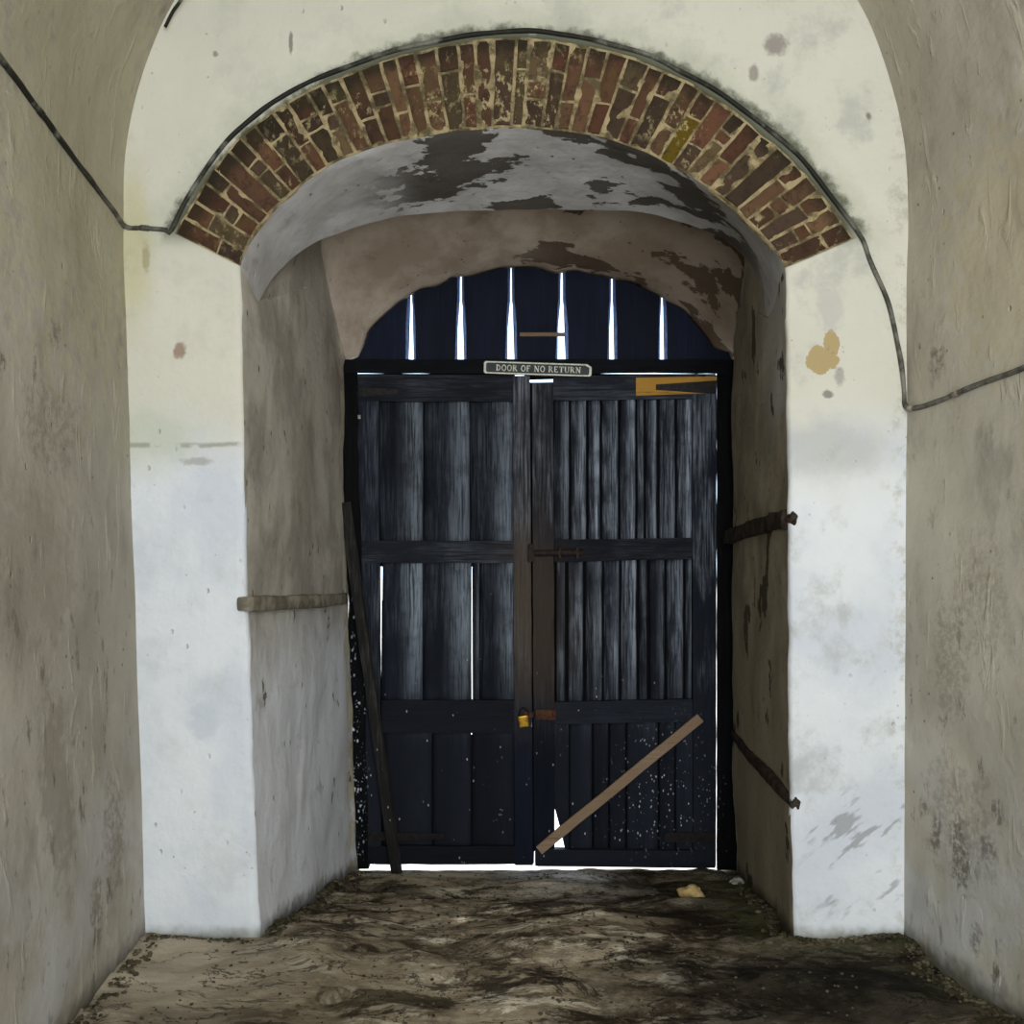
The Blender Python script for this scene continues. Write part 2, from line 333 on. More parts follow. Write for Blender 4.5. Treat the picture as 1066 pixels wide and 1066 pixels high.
def mat_brick():
    n = NB('old_brick')
    at = n.n.new('ShaderNodeAttribute'); at.attribute_name = 'bcol'
    c = n.mix(n.ss(n.noise(34, 6, .7), .48, .68), at.outputs['Color'], n.mix(.6, at.outputs['Color'], (.02,.014,.009), 'MIX'))
    X = n.xyz()
    # lime smears and moss
    c = n.mix(n.math('MULTIPLY', n.math('MULTIPLY', n.ss(n.noise(42, 7, .7, co=n.scale((1,1,.7))), .53, .60), n.ss(n.math('ADD', n.noise(3.5, 3), n.ss(n.math('ABSOLUTE', X[0]), .5, .1, -.06, .05)), .46, .60)), .8), c, L(176,160,118))
    c = n.mix(n.math('MULTIPLY', n.ss(n.noise(7, 5, .6, co=n.scale((1,1,1), off=(9,2,4))), .55, .66), .35), c, L(84,78,40))
    cx, cz, R_ = (535-533)/F*3.6, 1.5+(533-446)/F*3.6, 405/F*3.6
    dx = n.math('SUBTRACT', X[0], cx); dz = n.math('SUBTRACT', X[2], cz)
    r = n.math('SQRT', n.math('ADD', n.math('MULTIPLY', dx, dx), n.math('MULTIPLY', dz, dz)))
    r = n.math('ADD', r, n.math('MULTIPLY', n.math('SUBTRACT', n.noise(12, 5), .5), .12))
    c = n.mix(n.math('MULTIPLY', n.ss(r, R_-.07, R_), .8), c, L(40,36,24))  # outer brick ends darkened: shadow under the cable put into the colour
    b = n.bump(n.noise(48, 6, .7), .006)
    return n.done(c, .92, b, .2)
M['brick'] = mat_brick()

# ------------------------------------------------------------------ geometry helpers
def resample(pts, n):
    ds = [0]
    for a, b in zip(pts, pts[1:]): ds.append(ds[-1] + (b-a).length)
    out = []; k = 0
    for i in range(n):
        t = ds[-1]*i/(n-1)
        while k < len(ds)-2 and ds[k+1] < t: k += 1
        f = 0 if ds[k+1] == ds[k] else (t-ds[k])/(ds[k+1]-ds[k])
        out.append(pts[k].lerp(pts[k+1], min(max(f,0),1)))
    return out
def smooth_poly(pts, n):
    """Catmull-Rom through the points, then even spacing"""
    q = [pts[0]] + list(pts) + [pts[-1]]; o = []
    for i in range(1, len(q)-2):
        p0, p1, p2, p3 = q[i-1:i+3]
        for s in range(8):
            t = s/8
            o.append(.5*((2*p1)+(p2-p0)*t+(2*p0-5*p1+4*p2-p3)*t*t+(3*p1-p0-3*p2+p3)*t**3))
    o.append(pts[-1].copy()); return resample(o, n)
def nz(p, s, off=0.0): return noise.noise(Vector((p.x*s+off, p.y*s+off*.7, p.z*s-off)))
def grid(bm, rows):
    vs = [[bm.verts.new(p) for p in r] for r in rows]
    for a, b in zip(vs, vs[1:]):
        for i in range(len(a)-1): bm.faces.new((a[i], a[i+1], b[i+1], b[i]))
    return vs
def loft(rowsets, subs):
    """rows between consecutive curves with subs steps"""
    rows = []
    for (A, B), n in zip(zip(rowsets, rowsets[1:]), subs):
        for k in range(n): rows.append([a.lerp(b, k/n) for a, b in zip(A, B)])
    rows.append([p.copy() for p in rowsets[-1]]); return rows
def box(bm, c, s, bev=0.0, rot=None, jit=0.0):
    r = bmesh.ops.create_cube(bm, size=1.0); vs = r['verts']
    for v in vs: v.co = Vector((v.co.x*s[0], v.co.y*s[1], v.co.z*s[2]))
    if bev:
        es = list({e for v in vs for e in v.link_edges})
        rb = bmesh.ops.bevel(bm, geom=es, offset=bev, segments=2, profile=.6, affect='EDGES'); vs = list({v for v in rb['verts']} | {v for v in vs if v.is_valid})
    for v in vs:
        if jit: v.co += Vector([random.uniform(-jit, jit) for _ in range(3)])
        if rot: v.co = rot @ v.co
        v.co += Vector(c)
    return vs
def tube(bm, pts, r, seg=10, cap=True):
    rings = []; pts = [Vector(p) for p in pts]
    up = Vector((0,1,0))
    for i, p in enumerate(pts):
        t = (pts[min(i+1, len(pts)-1)]-pts[max(i-1, 0)]).normalized()
        a = t.cross(up)
        if a.length < .05: a = t.cross(Vector((1,0,0)))
        a.normalize(); b = t.cross(a)
        rad = r(i) if callable(r) else r
        rings.append([bm.verts.new(p + a*math.cos(2*math.pi*k/seg)*rad + b*math.sin(2*math.pi*k/seg)*rad) for k in range(seg)])
    for A, B in zip(rings, rings[1:]):
        for k in range(seg): bm.faces.new((A[k], A[(k+1)%seg], B[(k+1)%seg], B[k]))
    if cap: bm.faces.new(rings[0][::-1]); bm.faces.new(rings[-1])
def prism(bm, poly, y0, y1, bev=0.0):
    """xz polygon (counter-clockwise seen from -Y) extruded y0..y1"""
    A = [bm.verts.new((x, y0, z)) for x, z in poly]; B = [bm.verts.new((x, y1, z)) for x, z in poly]
    fs = [bm.faces.new(A), bm.faces.new(B[::-1])]
    for i in range(len(poly)):
        j = (i+1) % len(poly); fs.append(bm.faces.new((A[j], A[i], B[i], B[j])))
    if bev:
        es = list({e for v in A for e in v.link_edges})
        bmesh.ops.bevel(bm, geom=es, offset=bev, segments=2, profile=.6, affect='EDGES')
    return A+B

# ------------------------------------------------------------------ floor height
def floor_z(x, y):
    if y < 3.6: z = 0.0
    elif y < 5.04: z = -.262*((y-3.6)/1.44)
    else: z = -.262 - (y-5.04)*.02
    p = Vector((x*.8, y*1.5, 0))
    amp = .062 if y < 4.85 else max(.012, .062-(y-4.85)*.35)
    z += noise.fractal(p*2.2, .9, 2.1, 6)*amp*.62
    z += noise.ridged_multi_fractal(p*1.6+Vector((3,1,0)), .9, 2.0, 5, 1.0, 2.0)*amp*.22 - amp*.22
    q = P(378, 942, 4.5)      # pothole by the left jamb
    e = ((x-q.x)/.15)**2 + ((y-4.52)/.13)**2
    if e < 1: z -= .06*(1-e)**.6
    # hold the floor down where the doors hang over it
    if y > 4.96: z = min(z, (-.277 if x < .12 else -.272) + (.004 if x < .05 else .014)*noise.noise(Vector((x*9, 0, 2))))
    return z

bm = bmesh.new()
ys = [-2.6+.12*i for i in range(36)]
ys = [y for y in ys if y < 1.7] + [1.7+.02*i for i in range(170)]
xs = [-1.75+.022*i for i in range(167)]
grid(bm, [[Vector((x, y, floor_z(x, y))) for x in xs] for y in ys])
o = link('floor', bm, M['floor'], smooth=True)
tag(o, 'rough worn stone and earth floor sloping down to the old doors', 'floor', kind='structure')

# ------------------------------------------------------------------ room walls and barrel vault
YB, YE = -2.6, 3.66
CXV, CZV, RV = .0135, 2.625, 1.378
def xr(x, y):      # the right wall spreads toward the camera
    return x + .2*(3.6-y) if y > 1.5 else x + .2*2.1
def room_rows(prof, nrm, ny=150):
    rows = []
    for j in range(ny+1):
        t = j/ny; y = YE - (YE-YB)*(t**1.5)
        row = []
        for (x, z, kx) in prof:
            X = x + kx*(xr(0, y))
            p = Vector((X, y, z)); k = nz(p, 1.6)*.022 + nz(p, 5, 3)*.008
            k *= max(0, min(1, (3.6-y)/.25))*.85+.15
            row.append(Vector((X + nrm(x, z)[0]*k, y, z + nrm(x, z)[1]*k)))
        rows.append(row)
    return rows
zs = [-.15 + i*(2.625+.15)/70 for i in range(71)]
# left wall leans a little
lp = [(-1.287-.0775*max(0, min(1, z/2.4)) if z > 0 else -1.287, z, 0) for z in zs]
bm = bmesh.new(); grid(bm, room_rows(lp, lambda x, z: (1,0)))
tag(link('wall_left', bm, M['left'], smooth=True), 'grey-beige plaster side wall on the left with trowel ridges', 'wall', kind='structure')
rp = [(1.378+.0135*max(0, min(1, z/2.6)), z, 1) for z in zs]
bm = bmesh.new(); grid(bm, [r[::-1] for r in room_rows(rp, lambda x, z: (-1,0))])
tag(link('wall_right', bm, M['right'], smooth=True), 'beige plaster side wall on the right with dark stains near the floor', 'wall', kind='structure')
vp = []
for i in range(101):
    a = math.pi*(1-i/100)
    k = i/100
    vp.append((CXV + RV*math.cos(a), CZV + RV*math.sin(a), k))
bm = bmesh.new()
grid(bm, room_rows(vp, lambda x, z: (-(x-CXV)/RV, -(z-CZV)/RV), 110))
tag(link('ceiling', bm, M['vault'], smooth=True), 'rounded plaster barrel vault over the room', 'ceiling', kind='structure')

# ------------------------------------------------------------------ key curves
D1 = 3.6
NVl, NA, NVr = 60, 121, 60
INNER = [(250,277),(256,256),(270,235),(290,213),(315,192),(350,168),(400,150),(450,140),(500,134),(545,132),(600,137),(660,153),(710,178),(750,204),(785,235),(805,258),(818,278)]
OUTER = [(183,243),(200,208),(228,167),(265,128),(335,86),(420,56),(500,41),(560,39),(640,53),(700,76),(760,111),(820,161),(860,206),(890,248)]
def wob(pts, a=.003, s=9, keep=True):
    out = []
    for p in pts:
        k = nz(p, s, 5); k2 = nz(p, s, 15)
        out.append(p + Vector((k*a*2, 0, k2*a*2)))
    return out
Fl = wob(resample([P(273,1025,D1), P(271,985,D1), P(263,800,D1), P(258,640,D1), P(257,628,D1), P(253,420,D1), P(250,277,D1)], NVl))
Fa = wob(smooth_poly([P(x, y, D1) for x, y in INNER], NA), .003)
Fr = wob(resample([P(818,278,D1), P(822,460,D1), P(823,800,D1), P(826,940,D1), P(827,978,D1), P(828,1025,D1)], NVr))
Fa[0] = Fl[-1].copy(); Fa[-1] = Fr[0].copy()
Oa = wob(smooth_poly([P(x, y, D1) for x, y in OUTER], NA), .003)

# end wall (annular grid from inner outline to beyond the vault)
El = resample([Fl[-1], Oa[0]], 12); Er = resample([Oa[-1], Fr[0]], 12)
inner = Fl + El[1:] + Oa[1:] + Er[1:] + Fr[1:]
ol = resample([Vector((-1.5, D1, Fl[0].z)), Vector((-1.5, D1, 2.40))], NVl)
ole = resample([ol[-1], Vector((-1.5, D1, 2.56))], 12)
oa = []
for i in range(NA):
    a = math.pi*(1-i/(NA-1)); oa.append(Vector((CXV+1.515*math.cos(a), D1, 2.56+1.50*math.sin(a))))
ore = resample([oa[-1], Vector((1.53, D1, 2.38))], 12)
orr = resample([ore[-1], Vector((1.53, D1, Fr[-1].z))], NVr)
outer = ol + ole[1:] + oa[1:] + ore[1:] + orr[1:]
NR = 34
rows = []
back = [p + Vector((0, .03, 0)) for p in inner]
rows.append(back)
for k in range(NR+1):
    t = k/NR; row = []
    for a, b in zip(inner, outer):
        p = a.lerp(b, t)
        dist = (p-a).length
        rnd = .012*max(0, 1-dist/.014)**2 if k == 0 else 0
        e = min(1, dist/.12)
        p.y += e*(nz(p, 2.2)*.010 + nz(p, 8, 4)*.0025) + (.006 if k == 0 else 0)
        row.append(p)
    if k == 1:   # first ring close to the edge so the corner is softly rounded
        row = [a.lerp(b, .0) + (b-a).normalized()*.012 for a, b in zip(inner, outer)]
    rows.append(row)
bm = bmesh.new(); grid(bm, [r[::-1] for r in rows])
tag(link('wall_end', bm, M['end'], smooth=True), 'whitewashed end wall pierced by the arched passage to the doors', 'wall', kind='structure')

# ------------------------------------------------------------------ passage
D2 = 5.06
Kl = [P(370,930,5.0), P(366,880,5.0), P(361,700,4.99), P(357,600,4.97), P(355,520,4.95), P(352,400,4.93), P(350,370,4.91), P(346,330,4.83), P(340,290,4.74)]
Ka = [P(340,290,4.74), P(335,250,4.66), P(350,225,4.62), P(400,208,4.60), P(470,203,4.60), P(545,200,4.60), P(640,203,4.60), P(710,218,4.60), P(758,240,4.58), P(775,265,4.57), P(772,300,4.66)]
Kr = [P(772,300,4.66), P(768,340,4.78), P(763,372,4.90), P(762,545,4.93), P(763,770,4.95), P(766,905,5.0), P(767,935,5.0)]
Ma = [P(268,315,3.78), P(290,283,3.88), P(330,252,3.98), P(400,230,4.05), P(470,221,4.08), P(545,218,4.10), P(620,218,4.10), P(680,224,4.10), P(730,240,4.15), P(762,256,4.20), P(790,290,4.18), P(799,335,4.02)]
Bl = [P(374,930,D2), P(371,880,D2), P(365,700,D2), P(361,600,D2), P(358,520,D2), P(358,400,D2), P(359,378,D2), P(361,375,D2)]
Ba = [P(361,375,D2), P(372,371,D2), P(377,362,D2), P(384,343,D2), P(400,326,D2), P(415,315,D2), P(428,305,D2), P(450,297,D2), P(468,287,D2), P(490,285,D2), P(505,281,D2), P(522,276,D2), P(548,275,D2), P(575,279,D2), P(605,279,D2), P(625,287,D2), P(645,290,D2), P(668,296,D2), P(690,306,D2), P(712,320,D2), P(728,336,D2), P(738,350,D2), P(746,360,D2), P(760,364,D2), P(763,372,D2)]
Br = [P(763,372,D2), P(763,545,D2), P(764,770,D2), P(766,905,D2), P(767,935,D2)]
Kl = smooth_poly(Kl, NVl); Ka = smooth_poly(Ka, NA); Kr = smooth_poly(Kr, NVr)
Bl = resample(Bl, NVl); Ba = resample(Ba, NA); Br = resample(Br, NVr)
Ma = smooth_poly(Ma, NA)
Ml = [f.lerp(k, .13) for f, k in zip(Fl, Kl)]; Mr = [f.lerp(k, .31) for f, k in zip(Fr, Kr)]
for i in range(15):        # blend the jamb curve into the lip's springing
    t = (i+1)/15
    a = NVl-15+i; Ml[a] = Ml[a].lerp(Ma[0], t**2); Mr[14-i] = Mr[14-i].lerp(Ma[-1], t**2)
def bump_rows(rows, keep=1):
    out = []
    nr = len(rows)
    for j, r in enumerate(rows):
        q = []
        for i, p in enumerate(r):
            k = 0 if j < keep else 1
            v = Vector((nz(p, 3, 1), 0, nz(p, 3, 9)))*.012 + Vector((nz(p, 11, 1), 0, nz(p, 11, 9)))*.004
            q.append(p + v*k)
        out.append(q)
    return out
def back_curve(c, y): return [Vector((p.x, y, p.z)) for p in c]
def passage(curves, subs):
    return bump_rows(loft(curves, subs))
def flange(c, y, dvec):
    return [Vector((p.x, y, p.z)) + dvec(p) for p in c]
f0 = lambda c: [p + Vector((0,.006,0)) for p in c]
bm = bmesh.new()
rw = passage([f0(Fl), Ml, Kl, Bl, back_curve(Bl, 5.115)], [8, 44, 5, 3]); rw.append([Vector((p.x-.6, 5.12, p.z)) for p in rw[-1]])
grid(bm, rw)
tag(link('wall_passage_left', bm, M['pass_l'], smooth=True), 'grey plaster left side of the passage before the doors', 'wall', kind='structure')
bm = bmesh.new()
rw = passage([f0(Fr), Mr, Kr, Br, back_curve(Br, 5.115)], [14, 38, 5, 3]); rw.append([Vector((p.x+.6, 5.12, p.z)) for p in rw[-1]])
grid(bm, rw)
tag(link('wall_passage_right', bm, M['pass_r'], smooth=True), 'dark brown stained plaster right side of the passage', 'wall', kind='structure')
bm = bmesh.new(); rw = passage([f0(Fa), Ma], [26]); grid(bm, rw)
rw2 = bump_rows([Ma]+loft([Ma, Ka], [22]))[1:]
grid(bm, rw2)
ocp = link('ceiling_passage', bm, M['pass_c'], smooth=True)
for mm in ('pass_l', 'pass_r', 'pass_b'): ocp.data.materials.append(M[mm])
for k, p in enumerate(ocp.data.polygons):
    if k >= 26*(NA-1):
        i = (k-26*(NA-1)) % (NA-1); p.material_index = 1 if i < 34 else (2 if i > NA-26 else 3)
tag(ocp, 'grey peeling plaster soffit under the brick arch', 'ceiling', kind='structure')
bm = bmesh.new()
hd = loft([Ka, Ba], [22]); mid = []
for j, r in enumerate(hd):
    t = j/22; mid.append([p + Vector((0, 0, -.05*math.sin(math.pi*t))) * max(0, min(1, (min(i, NA-1-i)-6)/22)) + Vector((0,0,.020*noise.noise(Vector((i*.16,3,0)))*t*t*max(0, min(1, (min(i, NA-1-i)-8)/10)))) for i, p in enumerate(r)])
b2 = back_curve(mid[-1], 5.115)
rw = bump_rows(mid + [b2], 0); ctr = P(555,380,5.1)
rw.append([Vector((p.x + (p.x-ctr.x)*.8, 5.12, p.z + (p.z-ctr.z)*.8+.25)) for p in rw[-1]])
grid(bm, rw)
tag(link('ceiling_hood', bm, M['pass_b'], smooth=True), 'brown stained plaster hood curving down to the arched door head', 'ceiling', kind='structure')

# plaster ledges on the jambs
def ledge(name, pts, r0, m, label, sq=(1,1), lump=None):
    bm = bmesh.new(); pts = resample(pts, 40); rings = []
    for i, p in enumerate(pts):
        ring = []
        for k in range(12):
            a = 2*math.pi*k/12
            c, s = math.cos(a), math.sin(a)
            ex = abs(c)**.4*(1 if c > 0 else -1)*sq[0]*r0; ez = abs(s)**.4*(1 if s > 0 else -1)*sq[1]*r0
            q = p + Vector((ex, 0, ez)); w = 1 + nz(q, 9)*.16 + nz(q, 30)*.06
            ring.append(bm.verts.new(p + Vector((ex*w, nz(q, 8)*.004, ez*w))))
        rings.append(ring)
    for A, B in zip(rings, rings[1:]):
        for k in range(12): bm.faces.new((A[k], A[(k+1)%12], B[(k+1)%12], B[k]))
    bm.faces.new(rings[0][::-1]); bm.faces.new(rings[-1])
    bmesh.ops.recalc_face_normals(bm, faces=bm.faces)
    if lump:
        r = bmesh.ops.create_icosphere(bm, subdivisions=4, radius=1)
        for v in r['verts']:
            k = 1+nz(v.co, 1.1, 3)*.6+nz(v.co, 3, 3)*.2; v.co = lump + Vector((v.co.x*k*.017, v.co.y*k*.018, v.co.z*k*.022))
    return tag(link(name, bm, m, smooth=True), label, 'ledge', kind='structure')
ledge('trim_1', [P(254,629,3.585), P(300,627,4.08), P(340,625,4.66), P(356,623,4.99)], .028, M['mould'], 'short grey plaster ledge crossing the left side of the passage', (1,1))
ledge('trim_2', [P(824,540,3.63), P(815,542,3.8), P(790,549,4.25), P(760,559,4.97)], .036, M['mould_dark'], 'dark plaster ledge crossing the right side of the passage at mid height', (.9,.95), P(825,539,3.60))
ledge('trim_3', [P(826,832,3.64), P(815,822,3.75), P(800,806,4.0), P(782,786,4.45), P(765,764,4.95)], .022, M['mould_dark'], 'broken slanting ledge low on the right side of the passage', (.9,1.1), P(828,836,3.605))  # dark material paints in the shadow beneath this ledge

# ------------------------------------------------------------------ brick ring
ring = empty('brick_arch', P(535,140,3.61))
tag(ring, 'weathered brown-red brick arch with lime mortar framing the passage', 'brick arch', kind='structure')
def rp_(u, v):      # u along, v radial 0 inner..1 outer
    x = u*(NA-1); i = min(int(x), NA-2); f = x-i
    return Fa[i].lerp(Fa[i+1], f).lerp(Oa[i].lerp(Oa[i+1], f), v)
bm = bmesh.new()
rows = []
for j in range(15):
    rows.append([rp_(i/400, j/14) + Vector((0, .0088 + .008*noise.noise(rp_(i/400, j/14)*22), 0)) for i in range(401)])
rows.insert(0, [p + Vector((0,.03,0)) for p in rows[0]])
grid(bm, rows[::-1])
link('mortar', bm, M['mortar'], ring, smooth=True)
bm = bmesh.new(); lay = bm.loops.layers.float_color.new('bcol'); UJ = [k/42 + (random.uniform(-.0032,.0032) if 0 < k < 42 else 0) for k in range(43)]
NB_ = 42; random.seed(11)
pal = [(100,72,52),(90,64,48),(108,76,54),(82,64,50),(100,82,58),(112,84,60),(84,70,50),(102,68,50),(74,58,44)]
for k in range(NB_):
    u0, u1 = UJ[k], UJ[k+1]
    mg = .075/NB_*random.uniform(.7, 1.6)
    spl = [.36, .66][k % 2] + random.uniform(-.05, .05)
    cuts = [0.015, spl, .985]
    if random.random() < .25: cuts = [.015, spl-.16 if spl > .5 else spl, spl+.2 if spl < .5 else spl+.02, .985]
    if random.random() < .12: cuts = [.015, .985]
    for a, b in zip(cuts, cuts[1:]):
        if b-a < .08: continue
        dep = random.uniform(-.004, .004)
        n0 = len(bm.faces)
        nu, nv = 4, max(3, int((b-a)*12)); V = {}
        for i in range(nu+1):
            for j in range(nv+1):
                u = u0+mg + (u1-u0-2*mg)*i/nu; v = a+.018 + (b-a-.036)*j/nv
                p = rp_(u, v)
                e = (i in (0, nu)) or (j in (0, nv))
                p += Vector((nz(p, 24, k)*.004, 0, nz(p, 24, k+9)*.004))
                p.y += .0015 + dep + (.004 if e else 0) + nz(p, 26, k*.3)*.005
                V[i, j] = bm.verts.new(p)
        col = L(*random.choice(pal)) if not (k == 31 and a < .1) else L(128,104,28)
        f_ = random.uniform(.5, 1.0); col = tuple(c*f_ for c in col)
        fs = []
        for i in range(nu):
            for j in range(nv): fs.append(bm.faces.new((V[i,j], V[i,j+1], V[i+1,j+1], V[i+1,j])))
        rim = [V[i,0] for i in range(nu+1)] + [V[nu,j] for j in range(1, nv+1)] + [V[i,nv] for i in range(nu-1, -1, -1)] + [V[0,j] for j in range(nv-1, 0, -1)]
        rb = [bm.verts.new(v.co + Vector((0,.022,0))) for v in rim]
        for i in range(len(rim)):
            j = (i+1) % len(rim); fs.append(bm.faces.new((rim[i], rim[j], rb[j], rb[i])))
        for f in fs:
            for l in f.loops: l[lay] = (*col, 1)
bmesh.ops.recalc_face_normals(bm, faces=bm.faces)
link('brickwork', bm, M['brick'], ring, smooth=False)

# ------------------------------------------------------------------ cable
cab = empty('conduit_cable', P(535,36,3.58))
tag(cab, 'thin grey cable running from left wall over the brick arch to right wall', 'cable')
def on_left(px, py):    # point of the left wall seen there
    for k in range(60):
        pass
    d = 1.36/((533-px)/F); return P(px, py, d)
from mathutils.bvhtree import BVHTree
def bvh(o): return BVHTree.FromPolygons([v.co[:] for v in o.data.vertices], [p.vertices[:] for p in o.data.polygons])
TREES = [bvh(bpy.data.objects[k]) for k in ('wall_left', 'wall_right', 'ceiling', 'wall_end')]
EYE = Vector((0,0,1.5))
def on_wall(px, py, off):
    d = Vector(((px-533)/F, 1, (533-py)/F)).normalized(); best = None
    for t in TREES:
        h = t.ray_cast(EYE, d)
        if h[0] is not None and (best is None or h[3] < best[3]): best = h
    nn = best[1] if best[1].dot(d) < 0 else -best[1]
    return best[0] + nn*off
pts = []
for px, py in ((-130,-112),(-60,-15),(0,63),(30,104),(62,147),(90,184),(112,214)): pts.append(on_wall(px, py, .006))
pts += [on_wall(131,236,.008), on_wall(150,237,.004), on_wall(172,239,.004)]
for px, py in OUTER:
    v = Vector((px-535, py-446)); v = v*(1+5.5/v.length); pts.append(on_wall(535+v.x, 446+v.y, .003))
pts += [on_wall(x, y, .004) for x, y in ((905,272),(925,320),(937,370),(941,405))] + [on_wall(942,424,.008)]
for px, py in ((958,424),(978,417),(1000,408),(1030,396),(1066,384),(1120,362),(1200,326)): pts.append(on_wall(px, py, .006))
cp = smooth_poly(pts, 420)
cp = [p + Vector((nz(p, 6, 2)*.006, 0, nz(p, 6, 8)*.006)) for p in cp]
bm = bmesh.new(); tube(bm, cp, lambda i: .0088*(1+.18*noise.noise(Vector((i*.15, 0, 0)))), 8)
link('cable_run', bm, M['cable'], cab, smooth=True)
for px, py in ((40,118),(150,237)):
    j = min(range(len(cp)), key=lambda i: ((cp[i].x/cp[i].y*F+533)-px)**2 + ((533-(cp[i].z-1.5)/cp[i].y*F)-py)**2)
    bm = bmesh.new(); tube(bm, [cp[j-1], cp[j].lerp(cp[j-1],.3), cp[j+1]], .0105, 8); link('cable_clip', bm, M['cable'], cab, smooth=True)
for px, py in ((948,428),(995,410)):
    j = min(range(len(cp)), key=lambda i: ((cp[i].x/cp[i].y*F+533)-px)**2 + ((533-(cp[i].z-1.5)/cp[i].y*F)-py)**2)
    bm = bmesh.new(); tube(bm, [cp[j-1], cp[j].lerp(cp[j-1],.3), cp[j+1]], .0105, 8); link('cable_clip', bm, M['mould'], cab, smooth=True)
# stub of wire in the vault corner, top left
bm = bmesh.new(); tube(bm, smooth_poly([P(172,28,3.57), P(180,12,3.57), P(187,2,3.56), P(196,-14,3.56)], 16), .006, 8)
tag(link('wire_stub', bm, M['cable'], smooth=True), 'short stub of dark wire in the top left corner of the vault', 'wire')

# ------------------------------------------------------------------ door frame
YF = 5.045
def pxbox(bm, x0, y0, x1, y1, d, th, bev=.003, jit=0, slant=0):
    """box face measured x0..x1, y0..y1 in the photo at depth d, th thick going back"""
    a = P(x0, y1, d); b = P(x1, y0, d)
    return prism(bm, [(a.x, a.z), (b.x, a.z), (b.x+slant, b.z), (a.x+slant, b.z)], d, d+th, bev)
def rough_plank(bm, poly, d, th, bev=.004, seg=.05, amp=.002, seed=0):
    """polygon plank with softly uneven edges"""
    P2 = [Vector((p.x, 0, p.z)) for p in poly]; out = []
    for a, b in zip(P2, P2[1:]+P2[:1]):
        n = max(1, int((b-a).length/seg))
        for i in range(n):
            q = a.lerp(b, i/n)
            w = 0 if i == 0 else amp
            out.append((q.x + nz(q, 9, seed)*w*2, q.z + nz(q, 9, seed+4)*w*2))
    return prism(bm, out, d, d+th, bev)
def pl(x0, y0, x1, y1, d): return [P(x0,y1,d), P(x1,y1,d), P(x1,y0,d), P(x0,y0,d)]

fr = empty('door_frame', P(555,905,5.08))
tag(fr, 'black timber door frame set in the plaster opening', 'door frame')
bm = bmesh.new(); rough_plank(bm, [P(371,905,5.06), P(384,905,5.06), P(372,388,5.06), P(354,388,5.06)], 5.06, .05, .004, amp=.004, seed=1); link('frame_post', bm, M['frame'], fr)
bm = bmesh.new(); rough_plank(bm, pl(746.7,386,768,906,5.06), 5.06, .018, .004, amp=.001, seed=2); link('frame_post', bm, M['frame'], fr)
bm = bmesh.new(); rough_plank(bm, pl(350,374,768,388.4,5.05), 5.05, .015, .004, amp=.002, seed=3); link('frame_lintel', bm, M['frame_h'], fr)

# ------------------------------------------------------------------ arched boarding above the doors
ty = empty('arched_boarding', P(555,374,5.14))
tag(ty, 'arched dark blue boarding above the doors, daylight between its upright boards', 'boarding')
edges = [350, 427.5, 479.5, 532, 585, 637.5, 690, 775]
gb = [2.6, 3.3, 3.5, 4.0, 2.4, 2.0]      # half gap at the bottom, px
gt = [.3, .5, .4, .7, .3, .2]
gtop = [318, 292, 284, 284, 296, 312]
TD = 5.125
for k in range(7):
    x0, x1 = edges[k], edges[k+1]
    yb = 380
    lb, lt = (gb[k-1], gt[k-1]) if k else (0, 0)
    rb, rt_ = (gb[k], gt[k]) if k < 6 else (0, 0)
    # outline with gap that tapers: wide below, hairline above
    def yy(i): return gtop[i]
    lt, rt_ = lt+.35, rt_+.35
    L_ = [(x0+lb, yb), (x0+lb*.92, 340), (x0+lt+.35*(lb-lt), 320), (x0+lt, 312), (x0+lt*.8, 290), (x0, 270), (x0, 255)] if k else [(x0, yb), (x0, 255)]
    R_ = [(x1-rb, yb), (x1-rb*.92, 340), (x1-rt_-.35*(rb-rt_), 320), (x1-rt_, 312), (x1-rt_*.8, 290), (x1, 270), (x1, 255)] if k < 6 else [(x1, yb), (x1, 255)]
    if 0 < k:
        pass
    bm = bmesh.new()
    poly = L_[::1]; full = [(q[0], q[1]) for q in L_][::-1] + []
    outl = L_[:1] + R_ + L_[1:][::-1]
    A = []; B = []
    for (px, py) in outl:
        q = P(px, py, TD)
        side = -1 if (px, py) in L_ else 1
        if (k == 0 and side < 0) or (k == 6 and side > 0): ch = 0
        else: ch = .013
        A.append(bm.verts.new((q.x - side*ch, TD, q.z))); B.append(bm.verts.new((q.x, TD+.030, q.z)))
    bm.faces.new(A); bm.faces.new(B[::-1])
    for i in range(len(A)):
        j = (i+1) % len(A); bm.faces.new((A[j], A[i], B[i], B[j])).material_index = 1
    bmesh.ops.triangulate(bm, faces=[f for f in bm.faces if len(f.verts) > 4])
    link('board', bm, M['tymp'], ty).data.materials.append(M['tymp_edge'])
bm = bmesh.new(); pxbox(bm, 541, 346, 588, 350, TD-.012, .0125, .002); link('crosspiece', bm, M['brown'], ty)

